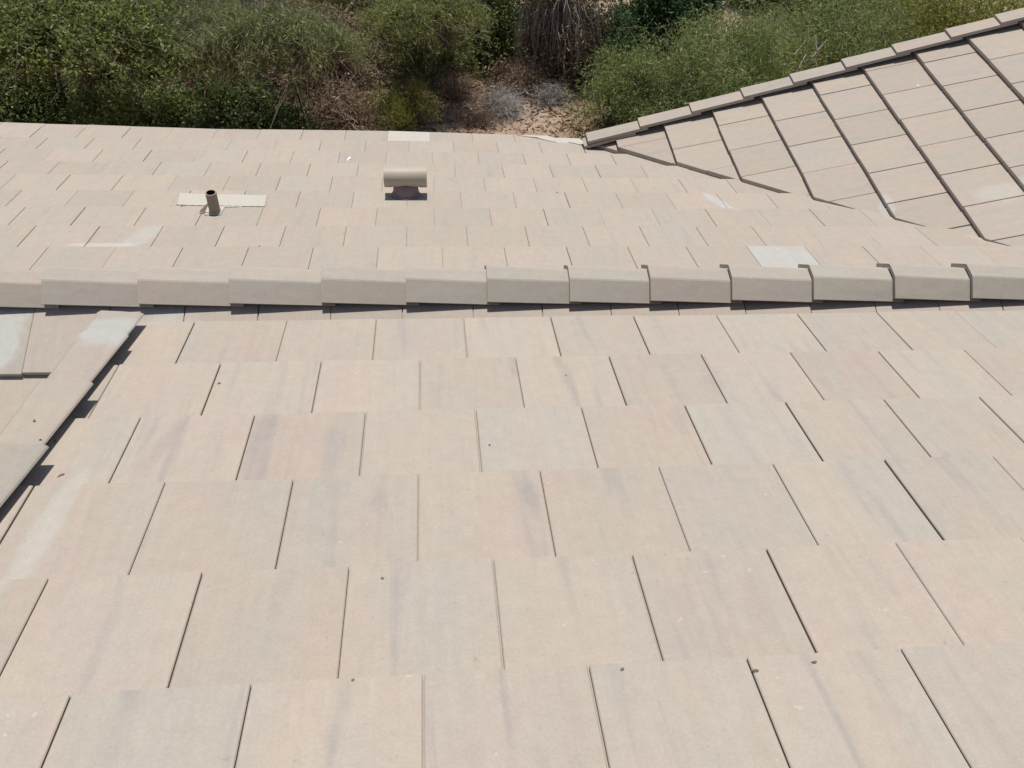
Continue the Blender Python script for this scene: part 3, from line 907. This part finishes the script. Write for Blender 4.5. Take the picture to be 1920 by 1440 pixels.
dead_bush("dead_shrub", (.72, 10.95), (.42, .3, .22), 110, "flat spray of brown dead twigs on the soil beside the eave", M_TWIGB, 26, .004)
dead_bush("dead_shrub", (1.45, 11.9), (.6, .4, .5), 240, "brown dead brush in the shade under the drooping dead shrub", M_TWIGB, 27, .005, L_DRYB, 1500)
# fallen branches that cross the brown brush
fb = empty("fallen_branch", (-1.0, 11.0, gz(-1, 11)), "bare fallen branch leaning through the brown brush", "branch")
rnd = random.Random(5)
fp = []
for k in range(5):
    p0 = Vector((-1.9 + k * .22, 12.3 - .15 * k, GZ + .95 - .08 * k)); p1 = Vector((-.65 + k * .2, 11.0 - k * .1, GZ + .12 + .06 * k))
    pts = [p0.lerp(p1, i / 7) + Vector((rnd.gauss(0, .03), rnd.gauss(0, .03), .18 * math.sin(i / 7 * 3.1) + rnd.gauss(0, .02))) for i in range(8)]
    fp.append((pts, .017, .006))
stems("limbs", fp, M_BARK, fb, 5)
# dead plant with grey stems hanging like a skirt, straw coloured on top
hx, hy = 1.98, 12.3
hz = gz(hx, hy)
hs = empty("hanging_dead_shrub", (hx, hy, hz), "rounded dead shrub of grey drooping stems with a straw coloured top", "dead shrub", GV)
rnd = random.Random(9)
hp = []
for _ in range(330):
    a = rnd.uniform(0, 2 * math.pi); R_ = rnd.uniform(.12, .72); H = rnd.uniform(.85, 1.4); low = rnd.uniform(.2, .85)
    pts = []
    for i in range(8):
        q = i / 7
        rad_ = R_ * math.sin(min(q * 1.25, 1) * math.pi / 2)
        zz = H * math.sin(min(q * 2.2, 1) * math.pi / 2) if q < .45 else H - (H - low) * ((q - .45) / .55) ** 1.4
        pts.append((hx + math.cos(a + q * .3) * rad_ * .95 + rnd.gauss(0, .02), hy + math.sin(a + q * .3) * rad_ * .85 + rnd.gauss(0, .02), hz + zz + rnd.gauss(0, .015)))
    hp.append((pts, .006, .0035))
stems("drooping_stems", hp, simple("weathered_stem", (.29, .25, .22), .95, .8, 6), hs, 3)
leaves("dead_leaves", (hx, hy, hz + .1), (.75, .6, 1.25), 14000, .07, .2, leaf_mat("leaf_dead_dark", (.10, .075, .05), (.30, .22, .14), (.42, .33, .22), .15), hs, seed=32, clumps=70, clump_r=.22)
leaves("straw_top", (hx - .1, hy + .05, hz + 1.2), (.80, .65, .55), 10000, .10, .12, L_DRYY, hs, seed=31, clumps=40, clump_r=.25)
# right
bush("mounded_bush", (4.0, 11.0), (1.75, 1.45, 1.65), 70000, .075, .16, L_MOUND, "dense fine leaved green mound against the right roof", "bush", 10, GV, clumps=200, clump_r=.33, up=.5, shell=.75, lobes=11)
bush("mounded_bush", (2.95, 10.95), (.62, .75, 1.0), 17000, .075, .16, L_MOUND, "small green mound at the tip of the right roof", "bush", 23, GV, clumps=60, clump_r=.26, up=.5, shell=.7)
bush("mounded_bush", (6.1, 12.2), (1.9, 1.5, 1.9), 46000, .075, .16, L_MOUND, "second green mound farther right behind the roof edge", "bush", 11, GV, clumps=150, clump_r=.36, up=.5, shell=.75, lobes=10)
bush("mounded_bush", (8.6, 12.9), (2.0, 1.6, 1.9), 36000, .08, .22, L_YELL, "yellow green bush in the far right corner", "bush", 12, GV, clumps=150, clump_r=.42, up=.4, shell=.8, lobes=8)
bush("bush", (3.45, 13.3), (1.3, 1.0, 2.5), 28000, .06, .45, L_TEAL, "blue green bush behind the large mound", "bush", 13, GV, clumps=100, clump_r=.30)
bush("bush", (6.9, 14.9), (2.0, 1.3, 2.7), 24000, .065, .45, L_GREEN, "leafy bush at the back on the right", "bush", 14, GV, clumps=90, clump_r=.36)
bush("bush", (5.1, 10.9), (.5, .45, 1.5), 6500, .06, .3, L_YELL, "small browned bush between the green mounds", "bush", 15, GV, clumps=26, clump_r=.25, bark=M_TWIG, nb=40)
bush("bush", (1.12, 12.7), (.48, .5, 1.55), 12000, .06, .4, L_DARK, "narrow dark bush added to stand for the shaded gap beside the drooping dead shrub", "bush", 19, GV, clumps=40, clump_r=.24)  # added, dense and dark, where the gap is only shade
bush("bush", (2.75, 12.35), (.45, .4, 1.2), 8000, .06, .4, L_TEAL, "narrow dark green bush between the drooping dead shrub and the mound", "bush", 20, GV, clumps=32, clump_r=.22)
# behind, closes the view between the others
bush("bush", (1.0, 14.3), (1.4, .9, 2.3), 28000, .06, .4, L_DARK, "dark bush added behind the shaded gap in the middle", "bush", 16, GV, clumps=110, clump_r=.30)  # added in dark leaves to deepen the shaded gap
bush("bush", (-7.4, 14.0), (2.2, 1.5, 2.5), 24000, .065, .5, L_GREEN, "large leafy bush at the back on the left", "bush", 17, GV, clumps=90, clump_r=.38)
bush("bush", (-2.9, 15.2), (2.0, 1.2, 2.3), 20000, .065, .45, L_OLIVE, "pale olive bush at the back behind the wispy tree", "bush", 18, GV, clumps=90, clump_r=.36)

# fallen leaves and straw on the soil
rg = np.random.default_rng(5)
n = 15000
P = np.stack([rg.uniform(-6.5, 4.0, n), rg.uniform(9.2, 14.5, n), np.zeros(n)], 1)
P[:, 2] = [gz(a, b_) + .012 for a, b_ in P[:, :2]]
a = rg.normal(size=(n, 3)); a[:, 2] *= .25; a /= np.linalg.norm(a, axis=1)[:, None]
b_ = rg.normal(size=(n, 3)); b_[:, 2] *= .4; b_ -= (b_ * a).sum(1)[:, None] * a; b_ /= np.linalg.norm(b_, axis=1)[:, None]
s = rg.uniform(.02, .07, n)[:, None]; asp = rg.uniform(.1, .5, n)[:, None]
V = np.stack([P - a * s, P + b_ * s * asp, P + a * s, P - b_ * s * asp], 1).reshape(-1, 3)
me = bpy.data.meshes.new("leaf_litter")
me.from_pydata(V.tolist(), [], [(4 * i, 4 * i + 1, 4 * i + 2, 4 * i + 3) for i in range(n)])
ca = me.color_attributes.new("tint", 'FLOAT_COLOR', 'POINT')
col = np.ones((n, 4)); col[:, :2] = rg.uniform(0, 1, (n, 2))
ca.data.foreach_set("color", np.repeat(col, 4, 0).astype('f').ravel())
me.materials.append(L_DRYB)
lo = bpy.data.objects.new("leaf_litter", me); COL.objects.link(lo)
tag(lo, "scattered dead leaves and straw on the reddish soil", "leaf litter", None, "stuff")
